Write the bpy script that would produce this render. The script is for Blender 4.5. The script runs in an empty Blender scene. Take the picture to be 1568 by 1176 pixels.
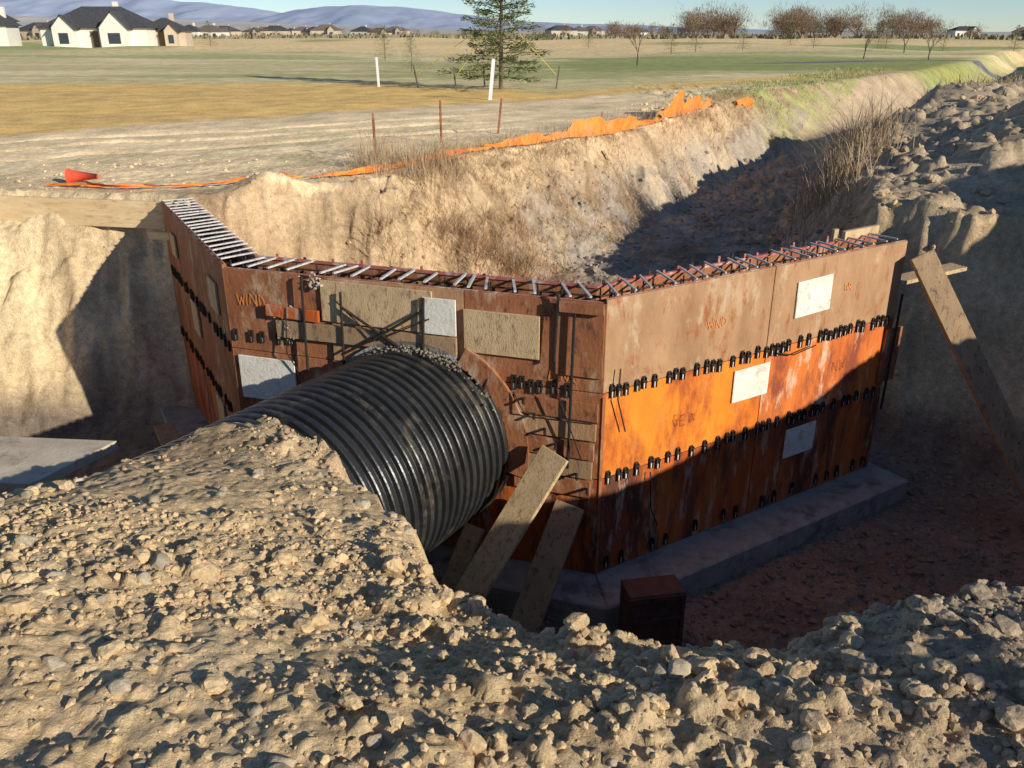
import bpy, math, numpy as np, random
from mathutils import Vector, Matrix
import bmesh
rng=np.random.default_rng(7); random.seed(7)
scene=bpy.context.scene
# ---------------------------------------------------------------- helpers
def link(o,parent=None):
    scene.collection.objects.link(o)
    if parent is not None: o.parent=parent
    return o
def empty(name):
    e=bpy.data.objects.new(name,None); e.empty_display_size=.1; return link(e)
def np_mesh(name,V,F,mats,cols=None,midx=None,smooth=False,parent=None):
    V=np.asarray(V,dtype=np.float32); F=np.asarray(F,dtype=np.int32)
    me=bpy.data.meshes.new(name)
    me.vertices.add(len(V)); me.vertices.foreach_set('co',V.ravel())
    k=F.shape[1]
    me.loops.add(F.size); me.loops.foreach_set('vertex_index',F.ravel())
    me.polygons.add(len(F)); me.polygons.foreach_set('loop_start',np.arange(len(F),dtype=np.int32)*k)
    if midx is not None: me.polygons.foreach_set('material_index',np.asarray(midx,dtype=np.int32))
    me.polygons.foreach_set('use_smooth',np.full(len(F),smooth))
    me.update(calc_edges=True)
    if cols is not None:
        a=me.color_attributes.new('Col','FLOAT_COLOR','POINT')
        c=np.ones((len(V),4),dtype=np.float32); c[:,:3]=cols
        a.data.foreach_set('color',c.ravel())
    for m in mats: me.materials.append(m)
    return link(bpy.data.objects.new(name,me),parent)
class MB:
    def __init__(s): s.v=[];s.f=[];s.m=[]
    def hexa(s,p,m=0):
        b=len(s.v); s.v+= [tuple(q) for q in p]
        for f in ((0,3,2,1),(4,5,6,7),(0,1,5,4),(1,2,6,5),(2,3,7,6),(3,0,4,7)):
            s.f.append(tuple(b+i for i in f)); s.m.append(m)
    def frame(s,O,u,n,s0,s1,d0,d1,z0,z1,m=0):
        O=Vector(O);u=Vector(u);n=Vector(n);k=Vector((0,0,1))
        P=lambda a,b,c:O+u*a+n*b+k*c
        s.hexa([P(s0,d0,z0),P(s1,d0,z0),P(s1,d1,z0),P(s0,d1,z0),P(s0,d0,z1),P(s1,d0,z1),P(s1,d1,z1),P(s0,d1,z1)],m)
    def box(s,x0,x1,y0,y1,z0,z1,m=0): s.frame((0,0,0),(1,0,0),(0,1,0),x0,x1,y0,y1,z0,z1,m)
    def beam(s,a,b,w,t,side=(0,0,1),m=0):
        a=Vector(a);b=Vector(b);d=(b-a).normalized();sd=Vector(side);sd=(sd-d*sd.dot(d)).normalized();n=d.cross(sd)
        q=lambda P,i,j:P+sd*(w*.5*i)+n*(t*.5*j)
        s.hexa([q(a,-1,-1),q(a,1,-1),q(a,1,1),q(a,-1,1),q(b,-1,-1),q(b,1,-1),q(b,1,1),q(b,-1,1)],m)
    def tube(s,pts,r,n=6,m=0):
        pts=[Vector(p) for p in pts]
        if not hasattr(r,'__len__'): r=[r]*len(pts)
        b=len(s.v)
        for i,p in enumerate(pts):
            d=(pts[min(i+1,len(pts)-1)]-pts[max(i-1,0)]).normalized()
            a=d.orthogonal().normalized() if abs(d.z)>.9 else d.cross(Vector((0,0,1))).normalized()
            c=d.cross(a)
            for j in range(n):
                t=2*math.pi*j/n; s.v.append(tuple(p+(a*math.cos(t)+c*math.sin(t))*r[i]))
        for i in range(len(pts)-1):
            for j in range(n):
                s.f.append((b+i*n+j,b+i*n+(j+1)%n,b+(i+1)*n+(j+1)%n,b+(i+1)*n+j)); s.m.append(m)
        s.f.append(tuple(b+j for j in range(n))); s.m.append(m)
        e=b+(len(pts)-1)*n; s.f.append(tuple(e+j for j in reversed(range(n)))); s.m.append(m)
    def poly(s,P,m=0):
        b=len(s.v); s.v+=[tuple(p) for p in P]; s.f.append(tuple(range(b,b+len(P)))); s.m.append(m)
    def obj(s,name,mats,parent=None,smooth=False,bevel=0):
        me=bpy.data.meshes.new(name); me.from_pydata(s.v,[],s.f)
        for m in mats: me.materials.append(m)
        me.polygons.foreach_set('material_index',s.m)
        if smooth: me.polygons.foreach_set('use_smooth',[True]*len(s.f))
        me.update()
        o=link(bpy.data.objects.new(name,me),parent)
        if bevel:
            b=o.modifiers.new('b','BEVEL'); b.width=bevel; b.segments=1; b.limit_method='ANGLE'
        return o
# ---------------------------------------------------------------- noise
def hsh(i,j,s):
    h=np.sin(i*127.1+j*311.7+s*74.7)*43758.5453
    return h-np.floor(h)
def vn(x,y,s=0):
    ix=np.floor(x);iy=np.floor(y);fx=x-ix;fy=y-iy
    fx=fx*fx*(3-2*fx);fy=fy*fy*(3-2*fy)
    a=hsh(ix,iy,s);b=hsh(ix+1,iy,s);c=hsh(ix,iy+1,s);d=hsh(ix+1,iy+1,s)
    return (a*(1-fx)+b*fx)*(1-fy)+(c*(1-fx)+d*fx)*fy
def fbm(x,y,s=0,o=4):
    r=0;a=.5
    for k in range(o):
        r=r+a*(vn(x,y,s+k)-.5);x,y=x*1.63+y*1.2+3.1,y*1.63-x*1.2+1.7;a*=.5
    return r*2
def lumps(x,y,cell,s,keep=.6,p=.5):
    X=x/cell;Y=y/cell;ix=np.floor(X);iy=np.floor(Y);r=np.zeros_like(X)
    for di in(-1,0,1):
        for dj in(-1,0,1):
            a=ix+di;b=iy+dj
            cx=a+hsh(a,b,s);cy=b+hsh(a,b,s+5);R=.2+.4*hsh(a,b,s+9)**1.5
            on=(hsh(a,b,s+13)<keep)
            an=hsh(a,b,s+17)*3.14;dx=X-cx;dy=Y-cy
            u=dx*np.cos(an)+dy*np.sin(an);v=-dx*np.sin(an)+dy*np.cos(an)
            q=1-(np.abs(u)**2.6+np.abs(v*1.3)**2.6)/(R**2.6)
            r=np.maximum(r,np.where(on,np.maximum(q,0)**.4*R*cell,0))
    return r
def ss(a,b,x):
    t=np.clip((x-a)/(b-a),0,1);return t*t*(3-2*t)
def pdist(P,x,y):
    d=np.full(x.shape,1e9);ins=np.zeros(x.shape,bool);n=len(P)
    for i in range(n):
        ax,ay=P[i];bx,by=P[(i+1)%n];ex=bx-ax;ey=by-ay
        t=np.clip(((x-ax)*ex+(y-ay)*ey)/(ex*ex+ey*ey),0,1)
        d=np.minimum(d,(x-ax-t*ex)**2+(y-ay-t*ey)**2)
        c=((ay>y)!=(by>y))
        if ey!=0: ins^= c&(x<(ex)*(y-ay)/ey+ax)
    return np.sqrt(d),ins
CR=[(-6,2),(-3.4,2.6),(-2.5,3.45),(-2.25,4.2),(-2.12,5.0),(-1.6,5.05),(-1.1,4.45),(-.62,3.6),(-.27,2.62),(.3,2.25),(.9,2.2),(1.4,2.35),(2.2,2.4),(3.5,2.0),(5,2.2),(7,4),(8.5,6),(8,8.2),(6.2,9.3),(4.9,9.2),(4.35,9.9),(4.7,11.5),(6,14.5),(9,20),(14,28),(26,44),(45,75),(80,130),
    (76,133),(41,78),(22,48),(11,34),(8,30),(5.5,24),(3.3,19.2),(1.8,16.8),(-.4,14.2),(-1.3,12.2),(-2.2,11.1),(-3.4,10.6),(-4.1,10.4),(-6.3,10.7),(-8.5,9.6),(-9,6)]
FL=[(-7,4.2),(-4,4.0),(-3,4.6),(-2.7,5.4),(-2.4,6.0),(-1.9,6.1),(-1.2,5.8),(-.6,5.2),(-.25,4.4),(.02,3.6),(.6,3.4),(2.5,3.5),(5,4.4),(6.4,6.3),(6,7.8),(4.7,8.3),(3.7,9.3),(3.3,11.0),(4,13.5),(5.4,17),(7.6,21.5),(11.5,28.3),(22.5,43.5),(43,76),(78,131),
    (77,132),(42,77),(21.3,44.5),(10.2,29.5),(6.3,22.8),(3.9,18.2),(2.2,14.8),(.8,12.2),(-.3,10.9),(-1.6,10.4),(-2.6,10.1),(-3.6,9.9),(-4.7,9.3),(-5.8,8.7),(-7,7.5)]
MOUNDS=[(9.2,7.0,1.7,1.6),(10.4,9.1,1.5,1.8),(8.2,12.6,1.0,1.6),(5.2,1.6,.5,1.0),(6.4,2.7,.5,1.0),(7.7,4.1,.5,1.0),(3.3,.15,.95,.75),(9.5,17,.6,2.0),(6.2,11.2,.2,.9),(1.35,2.1,.06,.35),(-3.1,10.9,.18,.35),(12,23,.6,2.2)]  # tall mounds out of view at right are added to cast shade
def H(x,y,fine=True):
    x=np.asarray(x,float);y=np.asarray(y,float)
    near=ss(40,15,y)
    wx=x+(fbm(x*1.3,y*1.3,3,4)*.26+fbm(x*5,y*5,31,2)*.09)*near
    wy=y+(fbm(x*1.3+9,y*1.3+4,8,4)*.26+fbm(x*5,y*5,37,2)*.09)*near
    dC,iC=pdist(CR,wx,wy);dF,iF=pdist(FL,wx,wy)
    dF=np.where(iF,0,dF)
    t=np.where(iC,dF/(dF+dC+1e-6),1.0)
    t=.5*t+.5*t*t*(3-2*t)
    zf=-2.62+1.15*ss(8.5,12,y)
    nr=ss(7.5,6,y)
    zt=(.17-.19*ss(1.6,2.4,y)*ss(-1.6,-.2,x)*ss(1.5,.8,x)-.10*ss(1.6,2.4,y)*ss(.6,1.5,x)-.72*ss(1.8,5.2,y)*ss(2,.5,x))*nr
    zt=zt+.3*ss(2.6,4,x)*ss(1.8,5.2,y)*nr
    for mx,my,h,r in MOUNDS: zt=zt+h*np.exp(-((x-mx)**2+(y-my)**2)/(r*r))
    far=ss(45,90,y)
    zt=zt+far*(fbm(x*.03,y*.03,21,3)*1.2-.25)
    zt=zt+.05*fbm(x*.7,y*.7,5,3)*ss(60,30,y)
    z=zf+(zt-zf)*t
    slope=4*t*(1-t)
    z=z+slope*near*(fbm(x*2.2,y*2.2,14,4)*.2+fbm(x*6,y*6,15,3)*.1-.20*np.abs(fbm((x+y*.4)*2.4,y*.5,16,3))*ss(9.5,10,y)*ss(1.5,0,x))
    z=z+slope*ss(-3.8,-4.4,x)*ss(7,8,y)*(fbm(x*1.2,y*5,18,4)*.18)
    if fine:
        loc=ss(13,7,y)
        rough=np.clip(.3+1.15*ss(-.25,.45,fbm(x*1.1,y*1.1,44,3)),0,1.25)
        bank=ss(-4,-4.6,x)*ss(7.5,8.5,y)
        rough=rough*(1-.7*bank)
        rr=ss(3.5,5,x)*ss(8.5,9.5,y)*ss(40,22,y)
        lx=x+fbm(x*22,y*22,51,2)*.02;ly=y+fbm(x*22+5,y*22,52,2)*.02
        z=z+loc*rough*(lumps(lx,ly,.22,1,.22)*.42+lumps(lx,ly,.09,2,.38)*.66+lumps(lx,ly,.045,3,.45)*.65)*ss(7,5,y)
        z=z+(rr+.5*ss(8,10,y)*ss(30,20,y)*iC)*(lumps(lx,ly,.45,6,.3)*.5+lumps(lx,ly,.18,7,.5)*.6)
        z=z+fbm(x*3.5,y*3.5,10,2)*.03*ss(7,5,y)
        z=z+fbm(x*9,y*9,11,3)*.03*ss(25,10,y)*np.where(iC,1.6,.8)+fbm(x*30,y*30,12,3)*.014*ss(8,5,y)
        for off in(-.5,.5,1.5):
            dd=(y-16)-(x+5)*.62-off*1.5+fbm(x*.4,y*.4,19,2)*.5
            z=z-.05*np.exp(-(dd/.16)**2)*ss(11,12,y)*ss(22,20,y)*ss(1,-1,x)*~iC
    return z
def H1(x,y): return float(H(np.array([x]),np.array([y]),False)[0])
# ---------------------------------------------------------------- materials
def nd(nt,t,**k):
    n=nt.nodes.new(t)
    for a,b in k.items(): setattr(n,a,b)
    return n
def pmat(name,c1,c2,scale=5,stretch=(1,1,1),rough=.8,bump=.25,bscale=40,c3=None,thr=.62,s3=3,metal=0,spec=.3,c4=None):
    m=bpy.data.materials.new(name);m.use_nodes=True;nt=m.node_tree;L=nt.links
    b=nt.nodes['Principled BSDF'];b.inputs['Roughness'].default_value=rough;b.inputs['Metallic'].default_value=metal
    b.inputs['Specular IOR Level'].default_value=spec
    tc=nd(nt,'ShaderNodeTexCoord');mp=nd(nt,'ShaderNodeMapping');mp.inputs['Scale'].default_value=stretch
    L.new(tc.outputs['Object'],mp.inputs[0])
    n=nd(nt,'ShaderNodeTexNoise');n.inputs['Scale'].default_value=scale;n.inputs['Detail'].default_value=6;n.inputs['Roughness'].default_value=.65
    L.new(mp.outputs[0],n.inputs['Vector'])
    r=nd(nt,'ShaderNodeValToRGB');r.color_ramp.elements[0].position=.3;r.color_ramp.elements[1].position=.7
    r.color_ramp.elements[0].color=(*c1,1);r.color_ramp.elements[1].color=(*c2,1)
    L.new(n.outputs['Fac'],r.inputs[0]);out=r.outputs[0]
    for cc,th,sc in ((c3,thr,s3),(c4,.62,s3*2.3)):
        if cc is None: continue
        n3=nd(nt,'ShaderNodeTexNoise');n3.inputs['Scale'].default_value=sc;n3.inputs['Detail'].default_value=8;n3.inputs['Roughness'].default_value=.7
        L.new(mp.outputs[0],n3.inputs['Vector'])
        r3=nd(nt,'ShaderNodeValToRGB');r3.color_ramp.elements[0].position=th-.08;r3.color_ramp.elements[1].position=th+.05
        L.new(n3.outputs['Fac'],r3.inputs[0])
        mx=nd(nt,'ShaderNodeMix',data_type='RGBA');L.new(r3.outputs[0],mx.inputs[0]);L.new(out,mx.inputs[6]);mx.inputs[7].default_value=(*cc,1);out=mx.outputs[2]
    L.new(out,b.inputs['Base Color'])
    if bump:
        n2=nd(nt,'ShaderNodeTexNoise');n2.inputs['Scale'].default_value=bscale;n2.inputs['Detail'].default_value=5
        L.new(mp.outputs[0],n2.inputs['Vector'])
        bp=nd(nt,'ShaderNodeBump');bp.inputs['Strength'].default_value=bump;bp.inputs['Distance'].default_value=.02
        L.new(n2.outputs['Fac'],bp.inputs['Height']);L.new(bp.outputs[0],b.inputs['Normal'])
    return m
def colmat(name,rough=.95,var=.3,scales=(1.2,14,70),bump=.6,bs=(25,120),dist=.03,fade=False):
    m=bpy.data.materials.new(name);m.use_nodes=True;nt=m.node_tree;L=nt.links
    b=nt.nodes['Principled BSDF'];b.inputs['Roughness'].default_value=rough;b.inputs['Specular IOR Level'].default_value=.05
    at=nd(nt,'ShaderNodeAttribute');at.attribute_name='Col';out=at.outputs['Color']
    tc=nd(nt,'ShaderNodeTexCoord')
    for i,s in enumerate(scales):
        n=nd(nt,'ShaderNodeTexNoise');n.inputs['Scale'].default_value=s;n.inputs['Detail'].default_value=5;n.inputs['Roughness'].default_value=.6
        L.new(tc.outputs['Object'],n.inputs['Vector'])
        mr=nd(nt,'ShaderNodeMapRange');mr.inputs[1].default_value=.3;mr.inputs[2].default_value=.7;mr.inputs[3].default_value=1-var*.8;mr.inputs[4].default_value=1+var*.8
        L.new(n.outputs['Fac'],mr.inputs[0])
        mx=nd(nt,'ShaderNodeMix',data_type='RGBA',blend_type='MULTIPLY');mx.inputs[0].default_value=1
        L.new(out,mx.inputs[6]);L.new(mr.outputs[0],mx.inputs[7]);out=mx.outputs[2]
    L.new(out,b.inputs['Base Color'])
    prev=None;st=None
    if fade:
        sp=nd(nt,'ShaderNodeSeparateXYZ');L.new(tc.outputs['Object'],sp.inputs[0])
        st=nd(nt,'ShaderNodeMapRange');st.inputs[1].default_value=10.5;st.inputs[2].default_value=16;st.inputs[3].default_value=bump;st.inputs[4].default_value=.08
        L.new(sp.outputs[1],st.inputs[0])
    for s in bs:
        n=nd(nt,'ShaderNodeTexNoise');n.inputs['Scale'].default_value=s;n.inputs['Detail'].default_value=6;n.inputs['Roughness'].default_value=.7
        L.new(tc.outputs['Object'],n.inputs['Vector'])
        bp=nd(nt,'ShaderNodeBump');bp.inputs['Strength'].default_value=bump;bp.inputs['Distance'].default_value=dist*25/s
        if st: L.new(st.outputs[0],bp.inputs['Strength'])
        L.new(n.outputs['Fac'],bp.inputs['Height'])
        if prev: L.new(prev.outputs[0],bp.inputs['Normal'])
        prev=bp
    L.new(prev.outputs[0],b.inputs['Normal'])
    return m
M_ground=colmat('soil',bump=.8,fade=True)
M_clod=colmat('clod_soil',scales=(8,60),var=.22,bs=(60,200),bump=.7)
M_grass=colmat('dry_stalks',scales=(3,),var=.25,bs=(50,),bump=0)
M_needle=colmat('needles',scales=(2,),var=.4,bs=(50,),bump=0)
M_dark=pmat('dark_steel',(.02,.018,.016),(.08,.06,.045),20,rough=.6,metal=.3,bump=0)
M_ply=pmat('weathered_ply',(.33,.18,.09),(.52,.31,.17),3,(1,1,.45),c3=(.58,.43,.28),thr=.62,s3=4,c4=(.34,.12,.05))
M_brown=pmat('brown_form',(.24,.085,.038),(.42,.17,.075),3,(1,1,.5),c3=(.50,.35,.22),thr=.62,s3=5,c4=(.10,.045,.03))
M_org=pmat('orange_form',(.74,.17,.015),(.95,.32,.03),1.4,(1.2,1.2,.5),rough=.6,c3=(.36,.08,.025),thr=.55,s3=1.6,c4=(.60,.24,.07))
M_org2=pmat('worn_orange_form',(.58,.13,.03),(.80,.23,.04),1.6,(1.4,1.4,.5),rough=.6,c3=(.28,.07,.035),thr=.55,s3=2.0,c4=(.78,.52,.36))
M_red=pmat('red_form',(.40,.075,.02),(.62,.16,.03),2.0,(1.5,1.5,.35),rough=.5,c3=(.12,.045,.03),thr=.54,s3=2.4,c4=(.55,.40,.30))
M_rust=pmat('rusty_rim',(.30,.10,.07),(.52,.26,.20),12,c3=(.65,.58,.52),thr=.60,s3=9)
M_pink=pmat('red_primer',(.32,.07,.05),(.52,.18,.14),12,c3=(.6,.5,.44),thr=.60,s3=9,bump=0)
M_white=pmat('white_patch',(.72,.68,.58),(.85,.82,.74),6,c3=(.55,.47,.36),thr=.62,s3=9)
M_wood=pmat('plank_wood',(.50,.34,.18),(.72,.54,.32),4,(3,3,1),c3=(.32,.2,.1),thr=.60,s3=8,c4=(.24,.15,.08))
M_lumber=pmat('fresh_lumber',(.66,.47,.25),(.84,.64,.38),3,(1,1,4),c3=(.5,.33,.17),thr=.62,s3=5)
M_wood2=pmat('old_plank_wood',(.28,.18,.10),(.46,.31,.18),4,(3,3,1),c3=(.14,.09,.06),thr=.6,s3=8)
M_conc=pmat('wet_concrete',(.24,.23,.21),(.40,.38,.34),5,c3=(.15,.145,.135),thr=.6,bump=.4)
M_bar=pmat('rebar_steel',(.35,.33,.31),(.75,.72,.68),30,rough=.6,bump=0)
M_wire=pmat('tie_wire',(.015,.013,.012),(.04,.03,.025),20,bump=0)
M_or=pmat('orange_plastic',(.85,.20,.03),(1.0,.36,.06),6,rough=.5,bump=.4,bscale=60,c3=(.7,.3,.12),thr=.6,s3=4)
M_gray=pmat('mortar',(.25,.24,.22),(.42,.40,.36),14,bump=.8,bscale=30)
M_spray=pmat('spray_paint',(.8,.25,.04),(.9,.36,.08),30,bump=0)
M_ink=pmat('marker_ink',(.30,.08,.02),(.42,.12,.03),30,bump=0)
M_wp=pmat('white_paint',(.75,.75,.75),(.85,.85,.84),5,bump=0)
M_roof=pmat('dark_shingle',(.05,.05,.055),(.10,.10,.105),3,bump=0)
M_roofb=pmat('brown_shingle',(.14,.11,.095),(.24,.19,.16),3,bump=0)
M_wall=pmat('cream_siding',(.72,.68,.60),(.8,.76,.68),1,bump=0)
M_wall2=pmat('tan_siding',(.50,.40,.30),(.6,.5,.38),1,bump=0)
M_glass=pmat('window_glass',(.03,.04,.05),(.05,.06,.08),2,rough=.15,bump=0,spec=.6)
M_bark=pmat('bark',(.10,.07,.05),(.2,.15,.11),10)
M_bare=pmat('bare_twigs',(.22,.155,.11),(.34,.24,.17),1,bump=0)
# ---------------------------------------------------------------- ground
def axis(segs):
    out=[segs[0][0]]
    for a,b,s0,s1 in segs:
        x=a
        while x<b-1e-6:
            f=(x-a)/(b-a); x+=s0*(s1/s0)**f; out.append(min(x,b))
    return np.unique(np.round(out,5))
xr=axis([(0,2,.011,.012),(2,4,.012,.03),(4,9,.03,.05),(9,30,.05,1.2),(30,300,1.2,15),(300,7000,15,500)])
xs=np.concatenate([-xr[::-1],xr[1:]])
ys=axis([(-60,-3,6,1),(-3,.8,1,.06),(.8,3,.010,.013),(3,6,.013,.03),(6,12,.03,.04),(12,30,.04,.25),(30,120,.25,2),(120,1000,2,60),(1000,7000,60,500)])
X,Y=np.meshgrid(xs,ys)
Z=H(X,Y)
def zone(x,y,z):
    c=np.zeros(x.shape+(3,))
    def mixc(c,col,w): return c*(1-w[...,None])+np.array(col)*w[...,None]
    n1=fbm(x*.5,y*.5,61,4);n2=fbm(x*2.5,y*2.5,63,4);n3=fbm(x*.12,y*.35,65,4)
    c[:]=(.70,.505,.29)
    c=mixc(c,(.54,.38,.225),ss(-.1,.45,n1))
    c=mixc(c,(.80,.61,.37),ss(.05,.6,n2)*.6)
    c=mixc(c,(.48,.355,.235),ss(-.6,1.5,x+n1*.8)*ss(5,3,y)*.85)
    c=mixc(c,(.36,.29,.22),ss(.4,1.7,x+n1)*ss(1.6,2.3,y)*ss(5,3,y)*.65)
    bk=ss(-3.6,-4.2,x)*ss(6.8,8.0,y)*ss(11.0,10.3,y)
    c=mixc(c,(.88,.69,.42),bk*.9)
    c=mixc(c,(.52,.37,.22),bk*ss(.22,.34,n1)*.6)
    c=mixc(c,(.62,.46,.28),bk*ss(-.9,-2.2,z)*.6)
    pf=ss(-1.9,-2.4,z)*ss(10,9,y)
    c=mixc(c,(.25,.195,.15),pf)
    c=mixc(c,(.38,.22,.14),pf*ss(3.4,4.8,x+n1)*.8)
    dC,iC=pdist(CR,x,y);dF,iF=pdist(FL,x,y)
    di=iC&(y>9.3)&(x>-4)
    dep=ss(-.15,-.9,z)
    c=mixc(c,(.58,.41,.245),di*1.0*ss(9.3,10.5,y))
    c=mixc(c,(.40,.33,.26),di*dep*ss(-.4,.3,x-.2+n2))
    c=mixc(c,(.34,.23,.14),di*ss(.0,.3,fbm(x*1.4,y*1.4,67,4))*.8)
    c=mixc(c,(.70,.51,.30),di*ss(.1,.4,n2)*.45)
    rb=ss(4.2,5,x)*ss(9,9.6,y)*(x>(y-8)*.45)
    c=mixc(c,(.50,.38,.25),rb*ss(60,30,y))
    line=np.where(x<0,25+(x+1)*.92,25+x*1.05)
    line=line+n2*.5
    fd=ss(-.6,.6,y-line)
    road=(y>10.8)&~iC&(x<(y-8)*.45)
    c=mixc(c,(.96,.73,.44),road*(1-fd)*.95)
    c=mixc(c,(.60,.50,.28),road*(1-fd)*ss(.15,.45,fbm(x*.9,y*.6,71,4))*.6)
    c=mixc(c,(.70,.51,.31),road*(1-fd)*ss(.1,.3,fbm((x-y)*.9,(x+y)*.12,73,3))*.5)
    c=mixc(c,(.90,.58,.20),fd*1.0)
    c=mixc(c,(.72,.49,.20),fd*ss(-.1,.4,n3)*.5)
    y2=np.where(x<-5,34.6,34.6-(x+5)*.9)
    f2=ss(-1.5,1.5,y-np.maximum(y2,line+3)+n1*1.5)
    c=mixc(c,(.68,.57,.29),f2)
    c=mixc(c,(.86,.68,.40),f2*ss(-.1,.3,fbm(x*.08,y*.12,77,4)))
    c=mixc(c,(.38,.40,.16),f2*ss(.06,.26,fbm(x*.05,y*.2,79,4))*.65)
    g3=ss(43,48,y)*ss(84,74,y)*ss(0,6,x+n1*4)*ss(34,24,x-(y-45)*.3)
    c=mixc(c,(.30,.34,.11),g3*.85)
    f4=ss(85,100,y)
    c=mixc(c,(.88,.65,.34),f4)
    c=mixc(c,(.42,.44,.18),f4*ss(.1,.24,fbm(x*.018,y*.02,81,3)))
    f5=ss(220,500,y)
    c=mixc(c,(.54,.49,.35),f5)
    gb=ss(24,30,y)*ss(60,50,y)*(1-ss(0,3.5,dC))*(~iF)*ss(0,1,x-(y-28)*.55-4)
    c=mixc(c,(.38,.38,.14),gb*ss(-.3,.3,n2+.05)*((x<(y-10)*.52)))
    pl=62+(x-20)*.25+3*np.sin(x*.05)
    c=mixc(c,(.20,.20,.21),ss(1.6,1.2,np.abs(y-pl))*ss(14,20,x))
    return c
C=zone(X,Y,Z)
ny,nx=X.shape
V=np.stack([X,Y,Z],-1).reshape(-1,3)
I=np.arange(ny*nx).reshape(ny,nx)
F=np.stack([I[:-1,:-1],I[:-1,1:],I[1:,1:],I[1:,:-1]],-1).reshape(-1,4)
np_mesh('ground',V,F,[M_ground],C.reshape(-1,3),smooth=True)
# ---------------------------------------------------------------- clods
def ico(sub):
    bm=bmesh.new();bmesh.ops.create_icosphere(bm,subdivisions=sub,radius=1)
    v=np.array([p.co[:] for p in bm.verts]);f=np.array([[q.index for q in p.verts] for p in bm.faces]);bm.free();return v,f
def variants(sub,n,amp):
    v,f=ico(sub);out=[]
    for k in range(n):
        w=v.copy()
        for q in range(9):
            d=rng.normal(size=3);d/=np.linalg.norm(d);h=.5+.4*rng.random()
            pr=w@d;w=w-np.outer(np.maximum(pr-h,0),d)*.85
        s=rng.random()*9
        nz=np.sin(v[:,0]*5+s)*np.sin(v[:,1]*6+s)*np.sin(v[:,2]*5.5+2*s)
        w=w*(1+.14*nz[:,None]+amp*rng.normal(size=(len(w),1))*.5)
        out.append(w)
    return out,f
VA={1:variants(3,12,.05),0:variants(1,14,.2),2:variants(3,6,.0)}
class Scatter:
    def __init__(s): s.V=[];s.F=[];s.C=[];s.n=0
    def add(s,p,r,col,sub=0,sink=.3,rnd=False):
        vs,f=VA[sub];w=vs[rng.integers(len(vs))]
        sc=r*np.array([1,.65+.35*rng.random(),.5+.35*rng.random()])
        w=w*sc;a=rng.random()*6.28;t=(rng.random()-.5)*.9
        ct,st=math.cos(t),math.sin(t);w=w@np.array([[1,0,0],[0,ct,-st],[0,st,ct]])
        ca,sa=math.cos(a),math.sin(a);w=w@np.array([[ca,-sa,0],[sa,ca,0],[0,0,1]])
        w=w+np.array([p[0],p[1],p[2]+r*(.6-sink)*.6])
        s.V.append(w);s.F.append(f+s.n);s.n+=len(w);s.C.append(np.tile(col,(len(w),1)))
    def obj(s,name,m,smooth=False): return np_mesh(name,np.concatenate(s.V),np.concatenate(s.F),[m],np.concatenate(s.C),smooth=smooth)
sc=Scatter();st_=Scatter()
def scatter(N,x0,x1,y0,y1,r0,r1,pw,S,big=.03,cond=None,stone=.0):
    x=x0+(x1-x0)*rng.random(N);y=y0+(y1-y0)*rng.random(N);z=H(x,y)
    m=np.ones(N,bool)
    if cond is not None: m=cond(x,y,z)
    rr=r0+(r1-r0)*rng.random(N)**pw
    cc=zone(x,y,z)
    for i in np.nonzero(m)[0]:
        c=cc[i]*(.88+.24*rng.random())
        if rng.random()<stone: st_.add((x[i],y[i],z[i]),rr[i],np.array((.60,.49,.35))*(.65+.45*rng.random()),2)
        else: S.add((x[i],y[i],z[i]),rr[i],c,1 if rr[i]>big else 0)
cl=lambda x,y,z:(fbm(x*1.1,y*1.1,44,3)+.15*ss(0,1,x)+.45*rng.random(len(x))>.06)&(z>-1.2)
scatter(12000,-2.8,2.6,.9,3.2,.004,.020,2.4,sc,cond=cl)
scatter(5500,-2.8,2.2,2.2,5.2,.006,.024,2.5,sc,cond=cl)
scatter(520,-2.6,2.6,1.1,3.8,.018,.048,2.0,sc,cond=cl)
scatter(380,.2,2.8,1.7,3.0,.018,.058,2.0,sc,cond=lambda x,y,z:z>-.7)
scatter(190,-2.6,2.6,1.0,4.0,.014,.046,1.5,sc,cond=lambda x,y,z:z>-.7,stone=1)
scatter(1800,3.2,12,8.8,24,.02,.10,3.5,sc,big=.07)
scatter(3500,-3,5.5,9.6,20,.012,.06,2.8,sc,big=.09,cond=lambda x,y,z:z<-.3)
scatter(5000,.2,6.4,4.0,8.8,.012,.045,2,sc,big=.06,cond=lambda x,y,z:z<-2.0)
scatter(160,-7,-2,10,13.5,.01,.05,4,sc,big=.09)
sc.obj('dirt_clods',M_clod)
st_.obj('cobbles',M_clod,smooth=True)
# ---------------------------------------------------------------- formwork
PT=[Vector(p) for p in ((-4.09,9.94,0),(-2.46,7.04,0),(.70,6.0,0),(3.74,7.93,0))]
E,Lc,A,R=PT
def nrm(a,b):
    d=(b-a).normalized();return d,Vector((d.y,-d.x,0))
SEG=[nrm(E,Lc),nrm(Lc,A),nrm(A,R)]
def ring(d):
    out=[E+SEG[0][1]*d]
    for k in (0,1):
        n1=SEG[k][1];n2=SEG[k+1][1];m=(n1+n2);m=m/(m.dot(n1));out.append(PT[k+1]+m*d)
    out.append(R+SEG[2][1]*d);return out
def wallseg(mb,k,d0,d1,z0,z1,m=0,f0=0,f1=1):
    a=ring(d0);b=ring(d1)
    p0=a[k].lerp(a[k+1],f0);p1=a[k].lerp(a[k+1],f1);q0=b[k].lerp(b[k+1],f0);q1=b[k].lerp(b[k+1],f1)
    z=Vector((0,0,1))
    mb.hexa([p0+z*z0,p1+z*z0,q1+z*z0,q0+z*z0,p0+z*z1,p1+z*z1,q1+z*z1,q0+z*z1],m)
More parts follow.
